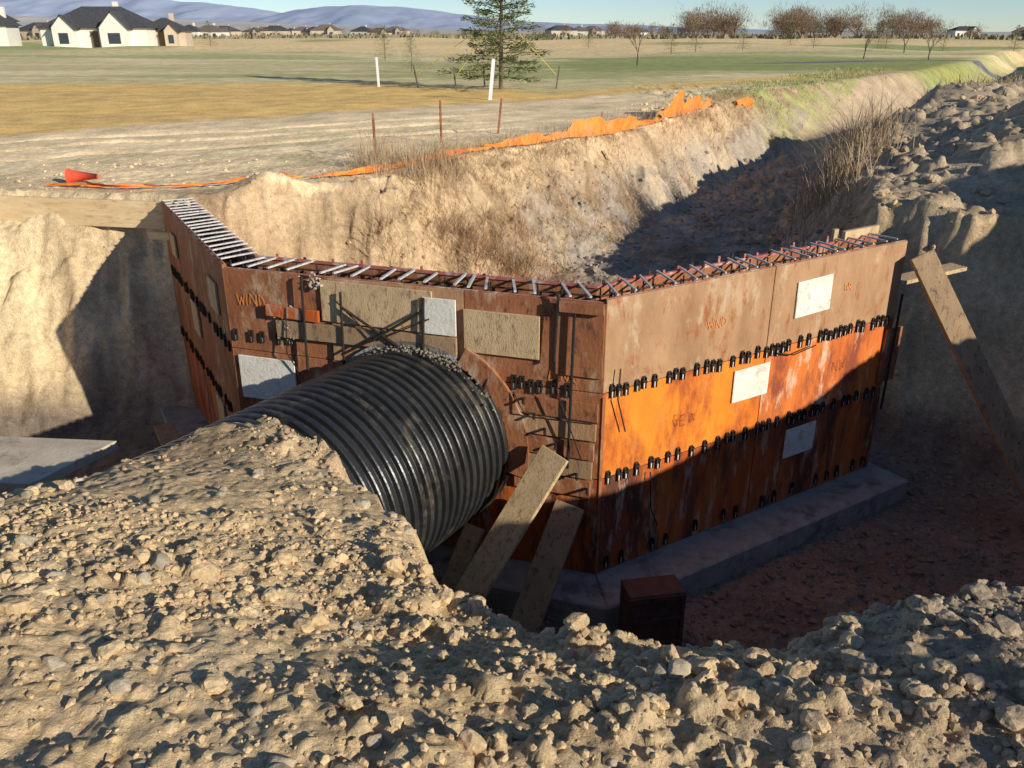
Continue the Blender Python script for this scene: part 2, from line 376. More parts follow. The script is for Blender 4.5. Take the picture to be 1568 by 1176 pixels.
form=empty('concrete_formwork')
G=.004
mb=MB()
rows=[(-.75+G,0),(-1.5+G,-.75-G),(-2.4,-1.5-G)]
for k,cols,ms in ((0,[0,.34,.67,1],[[1,1,1],[1,1,1],[3,3,1]]),(1,[0,.30,.66,1],[[1,0,1],[1,1,1],[1,1,3]]),(2,[0,.5,1],[[0,0],[2,4],[3,3]])):
    for r,(z0,z1) in enumerate(rows):
        if k==1 and r==0: z1=-.03
        for c in range(len(cols)-1):
            off=.002*((r*3+c)%3)
            wallseg(mb,k,-.035,0+off,z0,z1,ms[r][c],cols[c]+(.001 if c else 0),cols[c+1]-(.001 if c<len(cols)-2 else 0))
mb.obj('outer_panels',[M_ply,M_brown,M_org,M_red,M_org2],form,bevel=.003)
mb=MB()
for k in range(3): wallseg(mb,k,-.36,-.325,-2.4,-.01,0)
mb.obj('inner_panels',[M_brown],form)
mb=MB()
for k in range(3):
    wallseg(mb,k,-.34,-.31,-.008,.012,1 if k else 0)
    wallseg(mb,k,-.030,-.014,.001 if k!=1 else -.028,.006 if k!=1 else -.022,0)
mb.obj('top_rims',[M_rust,M_pink],form)
mb=MB()
def rungs(k,n,z,w,h,m,jit=.0,f0=.03,f1=.97):
    a=ring(-.01);b=ring(-.345)
    for i in range(n):
        f=f0+(f1-f0)*(i+random.uniform(-jit,jit))/(n-1)
        p=a[k].lerp(a[k+1],f);q=b[k].lerp(b[k+1],min(1,max(0,f+random.uniform(-jit,jit)*.03)))
        p=p+Vector((0,0,z+random.uniform(0,.012)));q=q+Vector((0,0,z+random.uniform(0,.012)))
        mb.beam(p,q,h,w,(0,0,1),m)
rungs(0,19,.02,.022,.012,0,.1)
rungs(1,17,.0,.02,.014,0,.4)
rungs(2,19,.022,.014,.014,0,.3)
for k in range(3):
    for dd,zz in ((-.1,-.06),(-.24,-.05),(-.1,-.4),(-.24,-.4)):
        a=ring(dd);mb.tube([a[k]+Vector((0,0,zz)),a[k+1]+Vector((0,0,zz))],.008,6,1)
    a=ring(-.1);b=ring(-.24)
    for i in range(16):
        f=.03+i*.0625
        for q in(a,b):
            p=q[k].lerp(q[k+1],f);mb.tube([p+Vector((0,0,-2.4)),p+Vector((0,0,-.02+random.uniform(-.02,.05)))],.008,6,1)
for i in range(22):
    f=.02+i*.045
    a=ring(-.335);p=a[2].lerp(a[3],f);mb.beam(p+Vector((0,0,-.1)),p+Vector((0,0,random.uniform(.035,.075))),.022,.01,SEG[2][0],3 if i%3 else 1)
    if i%2:
        p=a[1].lerp(a[2],f);mb.beam(p+Vector((0,0,-.1)),p+Vector((0,0,random.uniform(.015,.05))),.022,.01,SEG[1][0],3 if i%3 else 1)
mb.beam(R+SEG[2][0]*-.62+SEG[2][1]*-.35+Vector((0,0,-.1)),R+SEG[2][0]*-.62+SEG[2][1]*-.35+Vector((0,0,.12)),.06,.03,SEG[2][0],2)
mb.beam(R+SEG[2][0]*-.52+SEG[2][1]*-.33+Vector((0,0,.05)),R+SEG[2][0]*-.02+SEG[2][1]*-.33+Vector((0,0,.055)),.08,.04,(0,0,1),2)
mb.obj('form_ties_and_rebar',[M_bar,M_dark,M_wood,M_pink],form)
mb=MB()
def W(k,s,d,z):
    O=(Lc,Lc,A)[k]
    u,n=SEG[k]
    if k==0: u=-u
    return O+u*s+n*d+Vector((0,0,z))
def clamp(k,s,z,sz=1):
    O=W(k,s,0,z);u,n=SEG[k]
    h=.058*sz
    mb.frame(O,u,n,-.018,.018,.006,.010,-h,h,0)
    mb.frame(O,u,n,-.019,-.012,.010,.024,-h,h*.8,0)
    mb.frame(O,u,n,.012,.019,.010,.024,-h,h*.8,0)
    mb.frame(O,u,n,-.006,.006,.013,.018,-h*.9,-h*.1,1)
    mb.beam(O+n*.018+u*-.022+Vector((0,0,h*.45)),O+n*.021+u*.026+Vector((0,0,h*.2+random.uniform(-.02,.02))),.016,.005,(0,0,1),0)
def crow(k,s0,s1,z,sp=.112):
    s=s0
    while s<s1:
        clamp(k,s,z+random.uniform(-.015,.015),random.uniform(.85,1.1))
        s+=sp*random.choice([.62,.66,1.0,1.4])
crow(2,.08,3.5,-.75);crow(2,.08,3.5,-1.5);crow(2,.1,3.5,-2.3,.25)
crow(1,.06,.62,-.60);crow(1,2.38,3.2,-.74);crow(1,2.75,3.25,-1.5);crow(1,.06,.5,-1.5)
crow(0,.1,3.2,-.75,.17);crow(0,.1,3.2,-1.5,.17)
mb.obj('wedge_clamps',[M_dark,M_bar],form)
mb=MB()
def wb(k,s0,s1,z0,z1,d=.006,t=.02,m=0,tilt=0):
    u,n=SEG[k]
    if k==0:u=-u
    O=W(k,(s0+s1)/2,0,(z0+z1)/2);w=(s1-s0)/2;h=(z1-z0)/2
    c,s_=math.cos(tilt),math.sin(tilt);zz=Vector((0,0,1))
    a=u*c+zz*s_;b=-u*s_+zz*c
    P=[O+a*(i*w)+b*(j*h)+n*q for q in(d,d+t) for i,j in((-1,-1),(1,-1),(1,1),(-1,1))]
    mb.hexa(P,m)
wb(2,2.10,2.56,-.50,-.17,.006,.012,1,.03);wb(2,1.42,1.86,-1.16,-.86,.006,.012,1,.0);wb(2,2.2,2.62,-1.92,-1.62,.006,.012,1,0)
wb(2,3.48,3.72,-1.42,-.86,.008,.03,3,-.02)
wb(1,.94,1.93,-.40,-.05,.006,.02,2,-.01);wb(1,1.86,2.14,-.40,-.10,.03,.015,1,0);wb(1,2.2,2.82,-.52,-.17,.008,.025,2,0)
wb(1,.5,2.14,-.57,-.42,.02,.03,4,.01);wb(1,.42,.92,-.40,-.30,.03,.03,5,-.03)
wb(1,.06,.62,-1.2,-.80,.006,.02,1,0)
wb(1,2.95,3.32,-.62,-.06,.01,.02,3,0);wb(1,2.98,3.32,-.10,-.02,.04,.04,3,0)
for i in range(5): wb(1,2.62,3.3-.01*i,-.98-.17*i,-.83-.17*i,.008+.003*(i%2),.03,(3,0,3,4,3)[i],random.uniform(-.008,.008))
wb(0,.35,.7,-.55,-.25,.008,.02,2);wb(0,1.6,1.95,-1.15,-.8,.008,.02,2);wb(0,.8,1.15,-1.95,-1.6,.008,.02,2);wb(0,2.5,2.8,-.5,-.25,.008,.02,2)
mb.obj('patch_boards',[M_ply,M_white,M_wood,M_brown,M_wood2,M_red],form,bevel=.003)
mb=MB()
for k,s,z0,z1 in ((1,1.13,-.9,-.12),(1,.78,-.85,-.02),(1,3.08,-1.4,-.05),(1,2.95,-.5,-.02),(2,3.55,-1.7,-.5),(1,1.86,-.62,-.1)):
    mb.tube([W(k,s,.07,z0),W(k,s+.02,.065,z1)],.012,6)
def wire(k,pts,r=.006): mb.tube([W(k,*p) for p in pts],r,5)
wire(1,[(1.14,.065,-.24),(1.5,.075,-.44),(1.9,.065,-.68)],.012);wire(1,[(1.88,.07,-.20),(1.5,.095,-.44),(1.12,.07,-.66)],.012)
wire(1,[(1.1,.06,-.2),(1.45,.08,-.50),(1.92,.06,-.27)]);wire(1,[(2.62,.06,-.8),(2.72,.1,-.95),(3.3,.06,-.98)]);wire(1,[(2.4,.05,-.72),(2.35,.07,-.9),(2.5,.1,-1.05)])
wire(2,[(.12,.05,-.55),(.1,.06,-.8),(.2,.05,-1.1)]);wire(2,[(.5,.05,-1.55),(.52,.06,-1.9),(.62,.05,-2.1)]);wire(1,[(3.1,.06,-.6),(3.0,.12,-.75),(3.2,.1,-1.3)])
wire(1,[(.62,.06,-.3),(.6,.08,-.7),(.7,.06,-.9)]);wire(2,[(1.9,.04,-.78),(2.1,.06,-.83),(2.4,.05,-.8)])
for i in range(7):
    s=2.7+i*.09;wire(1,[(s,.045,-.85-.12*i),(s+.02,.12,-.86-.12*i)],.012)
mb.tube([W(1,2.9,.0,.0),W(1,2.96,.05,.03),W(1,3.0,.05,-.1)],.012,6)
mb.obj('rods_and_tie_wires',[M_wire],form)
mb=MB()
u,n=SEG[2];mb.frame(A,u,n,-.008,.02,.004,.010,-2.38,-.78,0)
mb.obj('corner_angle',[M_brown],form)
mb=MB()
def stroke(k,s,z,pts,w=.008,m=0,size=.1,d=.011):
    u,n=SEG[k]
    if k==0:u=-u
    P=[W(k,s+a*size,d,z+b*size) for a,b in pts]
    for a,b in zip(P[:-1],P[1:]): mb.beam(a,b,w,.001,(0,0,1) if abs((b-a).normalized().z)<.7 else u,m)
LET={'N':[(0,0),(0,1),(.6,0),(.6,1)],'W':[(0,1),(.2,0),(.4,.7),(.6,0),(.8,1)],'I':[(0,0),(.05,1)],'D':[(0,0),(0,1),(.5,.7),(.5,.2),(0,0)],'G':[(.6,.9),(.2,1),(0,.5),(.3,0),(.6,.1),(.6,.5),(.3,.5)],'R':[(0,0),(0,1),(.5,.8),(0,.5),(.6,0)],'E':[(.5,1),(0,1),(0,.5),(.4,.5),(0,.5),(0,0),(.5,0)]}
def word(k,s,z,t,m,size,w=.005):
    for c in t:
        j=[(a+random.uniform(-.06,.06),b+random.uniform(-.08,.08)) for a,b in LET[c]]
        stroke(k,s,z+random.uniform(-.01,.01),j,w,m,size); s+=size*(.9 if c!='I' else .35)
word(2,1.05,-.42,'WIND',0,.08);word(2,2.75,-.36,'WR',0,.07);word(1,.12,-.34,'WIND',0,.10);word(1,2.9,-.69,'DINR',0,.08)
word(2,.75,-1.22,'GEW',1,.10);word(2,2.75,-1.15,'NW',1,.11);word(2,2.75,-1.95,'GEW',1,.09)
mb.obj('spray_marks',[M_spray,M_ink],form)
PC=Lc+SEG[1][0]*1.757; PZ=-1.36; PR=.82
mb=MB()
u,n=SEG[1]
def arc(a0,a1,r0,r1,d0,d1,m=0,N=14):
    for i in range(N):
        t0=math.radians(a0+(a1-a0)*i/N);t1=math.radians(a0+(a1-a0)*(i+1)/N)
        P=[PC+u*(r*math.cos(t))+n*d+Vector((0,0,PZ+r*math.sin(t))) for d in(d0,d1) for r,t in((r0,t0),(r1,t0),(r1,t1),(r0,t1))]
        mb.hexa(P,m)
arc(-12,62,.82,.99,.012,.05,0)
arc(64,150,.82,.88,.012,.05,1)
mb.obj('pipe_collar',[M_brown,M_gray],form)
mb=MB()
for k in range(3): wallseg(mb,k,-.7,.42,-2.78,-2.402,0,0 if k else -.05,1 if k<2 else 1.03)
mb.obj('concrete_footing',[M_conc],bevel=.015)
# ---------------------------------------------------------------- pipe
M_pipe=pmat('black_plastic',(.014,.015,.017),(.032,.033,.034),3,rough=.32,bump=.12,bscale=20,c3=(.13,.11,.085),thr=.66,s3=2.2,spec=.7,c4=(.06,.054,.045))
axd=Matrix.Rotation(math.radians(-14),3,'Z')@n; axd.normalize(); pu=Vector((-axd.y,axd.x,0)); 
if pu.dot(u)<0: pu=-pu
prof=[];Lp=4.0;pitch=.09;s_=-.22
while s_<Lp:
    prof+=[(s_,PR-.004),(s_+pitch*.12,PR),(s_+pitch*.40,PR),(s_+pitch*.52,PR-.004),(s_+pitch*.60,PR-.035),(s_+pitch*.92,PR-.035)];s_+=pitch
inner=[(Lp,PR-.07),(-.05,PR-.07)]
P_=prof+inner;NS=120;V=[];
for a,r in P_:
    for j in range(NS):
        t=2*math.pi*j/NS;V.append(PC+axd*a+pu*(r*math.cos(t))+Vector((0,0,PZ+r*math.sin(t))))
F=[(i*NS+j,i*NS+(j+1)%NS,(i+1)*NS+(j+1)%NS,(i+1)*NS+j) for i in range(len(P_)-1) for j in range(NS)]
np_mesh('corrugated_drain_pipe',np.array([v[:] for v in V]),F,[M_pipe],smooth=False)
S2=Scatter()
for i in range(520):
    t=math.radians(random.gauss(92,24));d=abs(random.gauss(0,.07));r=PR+random.uniform(-.015,.035)*max(0,1-d*5)
    p=PC+u*(r*math.cos(t))+n*(d+.02);c=np.array((.27,.235,.18))*random.uniform(.6,1.2)
    S2.add((p.x,p.y,PZ+r*math.sin(t)),random.uniform(.005,.02),c,0,sink=.6)
for (ss_,zz,N_) in ((.55,-.34,40),(.9,-.06,25),(.58,-.5,16),(.62,-.6,8)):
    for i in range(N_):
        p=W(1,ss_+random.gauss(0,.05),.045,zz+random.gauss(0,.03));S2.add(p,random.uniform(.006,.02),np.array((.5,.47,.42))*random.uniform(.8,1.2),0,sink=.6)
S2.obj('mortar_spill',M_clod)
# ---------------------------------------------------------------- planks
def plank(name,a,b,w,t,side,mat):
    m_=MB();m_.beam(a,b,w,t,side);return m_.obj(name,[mat],bevel=.004)
plank('wooden_plank',(.34,5.93,-1.22),(-.50,5.42,-2.5),.26,.04,(.75,-.5,0),M_wood)
plank('wooden_plank',(.46,5.82,-1.62),(.02,5.30,-2.62),.24,.04,(.85,-.3,0),M_wood2)
plank('wooden_plank',(-.30,5.95,-1.9),(-.62,5.5,-2.55),.18,.04,(.75,-.5,0),M_wood2)
plank('brace_plank',(3.83,7.80,-.10),(5.12,6.75,-2.62),.24,.05,(.8,.2,.4),M_wood2)
plank('brace_plank',(3.72,8.02,-.42),(4.5,8.35,-.36),.2,.04,(-.3,1,0),M_wood)
plank('guard_plank',(-6.6,10.42,-.16),(-4.06,9.98,-.17),.32,.05,(0,0,1),M_lumber)
plank('guard_plank',(-4.25,9.9,-.38),(-3.9,9.75,-.36),.09,.09,(0,0,1),M_lumber)
plank('wooden_plank',(-2.95,6.9,-2.2),(-3.9,8.6,-2.25),.2,.05,(1,.5,0),M_wood2)
m_=MB();m_.hexa([Vector(p) for p in ((-4.6,5.1,-1.02),(-3.2,4.95,-1.02),(-2.9,5.6,-1.02),(-4.6,5.75,-1.02),(-4.6,5.1,-.95),(-3.2,4.95,-.95),(-2.9,5.6,-.95),(-4.6,5.75,-.95))]);m_.obj('plywood_sheet',[pmat('dusty_ply',(.50,.41,.30),(.72,.60,.45),4,c3=(.36,.28,.2),thr=.6)],bevel=.004)
m_=MB();O=Vector((1.08,5.42,0));uu=Vector((.98,.17,0));nn=Vector((.17,-.98,0))
for z0,z1 in((-2.6,-2.56),(-2.34,-2.31),(-2.14,-2.1)): m_.frame(O,uu,nn,-.22,.22,-.12,.12,z0,z1,0)
m_.frame(O,uu,nn,-.22,.22,.1,.112,-2.56,-2.14,0)
for a in(-.22,.19): m_.frame(O,uu,nn,a,a+.03,-.12,.099,-2.56,-2.341,0);m_.frame(O,uu,nn,a,a+.03,-.12,.099,-2.309,-2.141,0)
for z0 in(-2.57,-2.35,-2.15): m_.frame(O,uu,nn,-.225,.225,.1125,.135,z0,z0+.04,0)
for a in(-.225,.195): m_.frame(O,uu,nn,a,a+.03,.1125,.13,-2.53,-2.351,0);m_.frame(O,uu,nn,a,a+.03,.1125,.13,-2.309,-2.151,0)
m_.obj('steel_form_box',[pmat('dark_rust',(.06,.035,.03),(.16,.07,.05),8)],bevel=.003)
# ---------------------------------------------------------------- dry grass and weeds
def blades(name,x,y,h,w,lean,cols,m,z=None):
    N=len(x);z=H(x,y) if z is None else z
    a=rng.random(N)*6.28;b=rng.random(N)*6.28
    base=np.stack([x,y,z-.01],-1);sd=np.stack([np.cos(a),np.sin(a),0*a],-1)*w[:,None]*.5
    ln=np.stack([np.cos(b),np.sin(b),0*b],-1)*(h*lean)[:,None]
    up=np.zeros((N,3));up[:,2]=h
    mid=base+ln*.35+up*.6;tip=base+ln+up
    V=np.stack([base-sd,base+sd,mid+sd*.7,mid-sd*.7,tip],1).reshape(-1,3)
    i=np.arange(N)*5
    F=np.concatenate([np.stack([i,i+1,i+2],-1),np.stack([i,i+2,i+3],-1),np.stack([i+3,i+2,i+4],-1)])
    return np_mesh(name,V,F,[m],np.repeat(cols,5,0))
def strawcol(N,a=(.66,.47,.25),b=(.40,.26,.15)):
    t=rng.random((N,1));return np.array(a)*t+np.array(b)*(1-t)
N=160000
x=-2.5+13*rng.random(N);y=10.3+18*rng.random(N)
dC,iC=pdist(CR,x,y);dF,iF=pdist(FL,x,y)
left=(x-1.2)<(y-12)*.42
cl_=fbm(x*1.6,y*1.6,91,3)
keep=(~iF)&left&((iC&(cl_>-.12))|((~iC)&(dC<.8)&(cl_>.0)))
x=x[keep];y=y[keep];N=len(x)
blades('dry_grass',x,y,.04+.18*rng.random(N)**2,.005+.005*rng.random(N),.9+.8*rng.random(N),strawcol(N),M_grass)
def clump(cx,cy,r,n,h0,h1,w=.008,lean=.5,a=(.60,.44,.26),b=(.36,.24,.15)):
    x=cx+rng.normal(size=n)*r;y=cy+rng.normal(size=n)*r
    return x,y,h0+(h1-h0)*rng.random(n),np.full(n,w),lean*rng.random(n)*1.6,strawcol(n,a,b)
def clumps(name,L,m=M_grass):
    a=[np.concatenate(q) for q in zip(*L)];return blades(name,*a[:2],a[2],a[3],a[4],a[5],m)
clumps('tall_weeds',[clump(5.2,13.6,.28,460,.4,1.15,.010,.5,(.5,.38,.25),(.28,.2,.13)),clump(4.7,12.6,.25,300,.3,.8,.010,.6,(.5,.38,.25),(.28,.2,.13)),clump(5.9,15.2,.35,340,.3,.8,.011,.5),clump(4.4,11.6,.2,180,.2,.6,.008,.7)])
clumps('dry_weeds',[clump(-1.6+rng.normal()*.6,12.4+rng.normal()*.7,.14,90,.2,.6,.006,.6) for _ in range(9)]+
   [clump(.2+i*.62+rng.normal()*.2,15.0+i*.95,.25,110,.15,.45,.007,.7) for i in range(8)]+
   [clump(-.3+rng.normal()*.5,11.2+rng.normal()*.5,.16,190,.08,.36,.006,1.2,(.46,.28,.15),(.26,.16,.10)) for _ in range(18)]+
   [clump(-1.2+rng.normal()*.7,13.2+rng.normal()*.8,.2,140,.1,.35,.006,.9) for _ in range(6)])
clumps('green_grass',[clump(7+i*.9,27.5+i*1.6+rng.normal()*.6,.8,320,.04,.16,.02,.8,(.30,.34,.13),(.46,.42,.2)) for i in range(14)]+[clump(12+i*.9,25+i*1.6,.8,260,.1,.5,.02,.6,(.50,.38,.22),(.32,.24,.14)) for i in range(12)])
N=16000;x=-9+11*rng.random(N);y=10.9+9*rng.random(N);k=fbm(x*.9,y*.6,71,4)>.2;dC,iC=pdist(CR,x,y);k&=~iC
x=x[k];y=y[k];N=len(x)
blades('roadside_grass',x,y,.012+.04*rng.random(N),np.full(N,.005),1+rng.random(N),strawcol(N,(.46,.42,.22),(.6,.48,.28)),M_grass)
# ---------------------------------------------------------------- orange fence
def ribbon(name,pts,hs,parent=None):
    V=[];NJ=7;pp=[]
    for i in range(len(pts)-1):
        K=max(4,int((Vector(pts[i+1])-Vector(pts[i])).length/.08))
        for q in range(K):
            f=q/K;pp.append((Vector(pts[i]).lerp(Vector(pts[i+1]),f),hs[i]*(1-f)+hs[i+1]*f))
    ph=random.uniform(0,6)
    for i,(p,h) in enumerate(pp):
        s=i*.08+ph;z0=H1(p.x,p.y)
        for j in range(NJ):
            f=j/(NJ-1)
            wob=math.sin(s*3.1+f*2)*.05+math.sin(s*7.7+f*5)*.04+random.uniform(-.015,.015)
            hh=h*(.8+.3*math.sin(s*1.3)+.2*math.sin(s*3.9+1)+.1*math.sin(s*11))
            V.append((p.x+wob*(.4+f)+.25*f*hh,p.y+wob*f-.5*(1-f)*hh,z0+.03+f*hh+random.uniform(-.008,.008)))
    F=[(i*NJ+j,i*NJ+j+1,(i+1)*NJ+j+1,(i+1)*NJ+j) for i in range(len(pp)-1) for j in range(NJ-1)]
    return np_mesh(name,V,F,[M_or],smooth=True,parent=parent)
of=empty('orange_safety_fence')
ribbon('mesh_low',[(-5.9,10.9),(-4.85,10.8),(-3.55,11.15),(-2.9,11.3),(-2.2,11.7),(-1.3,12.9),(-.3,14.7)],[.02,.04,.05,.02,.08,.08,.12],of)
ribbon('mesh_mid',[(-.3,14.7),(.5,15.6),(1.3,16.4),(1.9,17.0),(3.2,19.3)],[.12,.26,.30,.28,.1],of)
ribbon('mesh_high',[(3.2,19.3),(3.9,21),(4.7,22.5),(5.3,23.6)],[.14,.55,.45,.12],of)
ribbon('mesh_far',[(6.4,25.5),(6.9,26.4),(7.3,27.2)],[.1,.25,.08],of)
def post(name,x,y,h,r,lx,ly,mat,flat=False):
    z=H1(x,y);m_=MB()
    if flat:
        m_.beam((x,y,z-.1),(x+lx,y+ly,z+h),.1*r/.05,.03,(1,0,0));m_.beam((x+lx,y+ly,z+h),(x+lx*1.02,y+ly,z+h+.02),.07*r/.05,.025,(1,0,0))
    else:
        m_.beam((x,y,z-.1),(x+lx,y+ly,z+h),r*2,.006,(1,0,0));m_.beam((x,y+.012,z-.1),(x+lx,y+ly+.012,z+h),.022,.006,(0,1,0))
        for i in range(6):
            f=i/6;m_.beam((x+lx*f,y+ly*f-.012,z+h*f),(x+lx*f,y+ly*f-.012,z+h*f+.02),.012,.012,(1,0,0))
    return m_.obj(name,[mat])
post('fence_post',-2.1,13.4,.68,.02,0,0,M_brown);post('fence_post',-1.25,15.5,.72,.02,.0,0,M_brown);post('fence_post',-.28,17.0,.65,.02,.08,0,M_brown);post('fence_post',1.75,17.4,.4,.016,.02,0,M_rust)
post('wooden_stake',3.0,19.2,.55,.02,.3,-.2,M_wood);post('wooden_stake',2.0,16.0,.45,.02,-.3,.2,M_wood)
post('white_marker_post',-4.8,32.4,.98,.04,-.03,0,M_wp,True);post('white_marker_post',-.65,26.1,1.1,.05,.12,0,M_wp,True)
m_=MB();z=H1(-5.5,11.2)
m_.tube([(-5.75,11.2,z+.1),(-5.72,11.2,z+.1),(-5.35,11.15,z+.1)],[.10,.08,.03],12);m_.obj('red_thing',[pmat('cone_red',(.75,.08,.04),(.85,.12,.05),4,bump=0)],smooth=True)  # plain cone shape standing in for an unidentified red thing
# ---------------------------------------------------------------- pine
def conifer(name,x,y,Ht,R0,nb,nn,guys=False,base=.35):
    z=H1(x,y);e=empty(name);m_=MB()
    m_.tube([(x,y,z-.1),(x+.03,y,z+Ht*.5),(x,y,z+Ht)],[Ht*.014,Ht*.009,.01],8)
    P=[];D=[]
    for i in range(nb):
        f=(i+random.random())/nb;hz=base+(Ht-base)*f;rad=R0*(1-f)**.75*random.uniform(.6,1.2)+.1
        a=i*2.4+random.uniform(-.3,.3);up=.1+.5*f
        pts=[];K=5
        for q in range(K+1):
            g=q/K;pts.append(Vector((x+math.cos(a)*rad*g,y+math.sin(a)*rad*g,z+hz+rad*(up*g-.35*g*g+.22*g**3))))
        m_.tube(pts,[.02*(1-.8*q/K)*(Ht/7) for q in range(K+1)],4)
        for q in range(nn):
            g=.12+.88*random.random()**.8
            k=min(K-1,int(g*K));p=pts[k].lerp(pts[k+1],g*K-k)
            sp=rad*.22*(1-g*.6)
            p=p+Vector((random.gauss(0,1)*sp*.7,random.gauss(0,1)*sp*.7,random.gauss(0,1)*.05-.03))
            P.append(p);D.append(a)
    m_.obj('trunk_and_limbs',[M_bark],e)
    N=len(P);P=np.array([p[:] for p in P]);D=np.array(D)+rng.normal(size=N)*.6
    ln=(.10+.12*rng.random(N))*(Ht/7)*1.0;w=.018+.02*rng.random(N)
    d=np.stack([np.cos(D),np.sin(D),rng.normal(size=N)*.35+.1],-1)*ln[:,None];s_=rng.normal(size=(N,3));s_/=np.linalg.norm(s_,axis=1)[:,None];s_*=w[:,None]*(Ht/7)
    V=np.stack([P-s_,P+s_,P+d],1).reshape(-1,3);F=np.arange(N*3).reshape(-1,3)
    t=rng.random((N,1));c=np.array((.08,.11,.04))*t+np.array((.19,.21,.085))*(1-t)
    np_mesh('needles',V,F,[M_needle],np.repeat(c,3,0),parent=e)
    if guys:
        g=MB()
        for a,b in ((-1.5,-.4),(1.9,.4),(-.6,1.5),(-2.9,.8)):
            zz=H1(x+a,y+b);g.tube([(x,y,z+2.4),(x+a,y+b,zz+.45)],.011,4,0)
            g.beam((x+a,y+b,zz-.1),(x+a*1.06,y+b*1.06,zz+.75),.05,.05,(1,0,0),1)
        g.obj('guy_ropes_and_stakes',[pmat('yellow_rope',(.75,.6,.08),(.85,.7,.12),4,bump=0),M_bark],e)
    return e
conifer('pine_tree',-.38,30.8,5.6,1.75,92,135,True)
for (px,py,hh,rr) in ((-9.5,68,2.4,1.0),(-5.0,45,1.6,.85),(15.7,90,2.8,1.2),(18.5,92,2.6,1.1),(-33,100,2.6,1.2),(24,95,2.2,.9),(45,110,3,1.2),(66,120,3.2,1.3),(-2,110,3,1.1),(33,100,2.6,1),(52,130,3,1.3),(38,125,3,1.3),(10,120,2.6,1.1),(59,125,3,1.2)):
    conifer('evergreen_tree',px,py,hh,rr,40,60,False,.15)
TW=[]
def baretree(m_,x,y,z,Ht,spread,rr=1,dep=4):
    def rec(p,d,l,r,dep):
        q=p+d*l;m_.tube([p,q],[r,r*.7],3)
        if dep==0: return
        for i in range(3 if dep>1 else 5):
            v=Vector((random.gauss(0,1),random.gauss(0,1),random.gauss(0,.6)))*spread
            nd_=(d+v).normalized();nd_.z=abs(nd_.z)*.7+.25;rec(q if random.random()<.7 else p.lerp(q,.7),nd_.normalized(),l*random.uniform(.6,.85),r*.62,dep-1)
    rec(Vector((x,y,z)),Vector((random.gauss(0,.05),0,1)),Ht*.22,Ht*.016*rr,dep)
row=empty('distant_tree_row')
m_=MB()
def twigs(x,y,z,Ht,n):
    lob=[(rng.normal()*Ht*.22,rng.normal()*Ht*.2,Ht*(.42+.3*rng.random()),Ht*(.15+.14*rng.random())) for _ in range(8)]
    for (a,b,c,r) in lob:
        k=n//8;d=rng.normal(size=(k,3));d/=np.linalg.norm(d,axis=1)[:,None];d*=(rng.random((k,1))**.5)*r
        p=np.array([x+a,y+b,z+c])+d*np.array([1.1,1.1,1.2])
        dr=d/(r+1e-6)+np.array([0,0,.8])+rng.normal(size=(k,3))*.35;dr/=np.linalg.norm(dr,axis=1)[:,None]
        l=Ht*(.05+.07*rng.random((k,1)));s_=rng.normal(size=(k,3));s_-=dr*(s_*dr).sum(1)[:,None];s_/=np.linalg.norm(s_,axis=1)[:,None];s_*=.035+.03*rng.random((k,1))
        TW.append(np.stack([p-s_,p+s_,p+dr*l],1).reshape(-1,3))
for i in range(95):
    yy=random.uniform(250,320);uu_=random.choice([random.uniform(.20,.26),random.uniform(.31,.38),random.uniform(.40,.50),random.uniform(.1,.2),random.uniform(.31,.51)])
    hh=random.uniform(6,11.5) if uu_>.2 else random.uniform(4,6)
    baretree(m_,uu_*yy*.94,yy,-.7,hh,.5,1.3,3);twigs(uu_*yy*.94,yy,-.7,hh,640)
for i in range(90):
    yy=random.uniform(300,420);xx=random.uniform(-.62,.62)*yy*.94;hh=random.uniform(3,6.5);baretree(m_,xx,yy,-.7,hh,.5,1.6,2);twigs(xx,yy,-.7,hh,300)
m_.obj('trunks_and_limbs',[M_bare],row)
TW=np.concatenate(TW);nT=len(TW)//3;t=rng.random((nT,1));cc=np.array((.30,.20,.13))*t+np.array((.18,.135,.10))*(1-t)
np_mesh('twigs',TW,np.arange(nT*3).reshape(-1,3),[M_grass],np.repeat(cc,3,0),parent=row)
for (px,py,hh) in ((7.6,55,3.0),(29,75,3.2),(33,72,3.0),(37,86,3.5),(60,105,4)):
    m_=MB();baretree(m_,px,py,H1(px,py)-.05,hh*1.15,.4);m_.obj('bare_tree',[M_bare])
N=16000;yy=240+200*rng.random(N);xx=(rng.random(N)*1.4-.7)*yy;t=rng.random((N,1));cc=(np.array((.30,.24,.16))*t+np.array((.18,.18,.10))*(1-t))
blades('distant_hedge',xx,yy,.5+1.9*rng.random(N)*(fbm(xx*.03,yy*.03,99,2)>-.1),.8+1.2*rng.random(N),.4*rng.random(N),cc,M_grass,z=np.full(N,-.8))
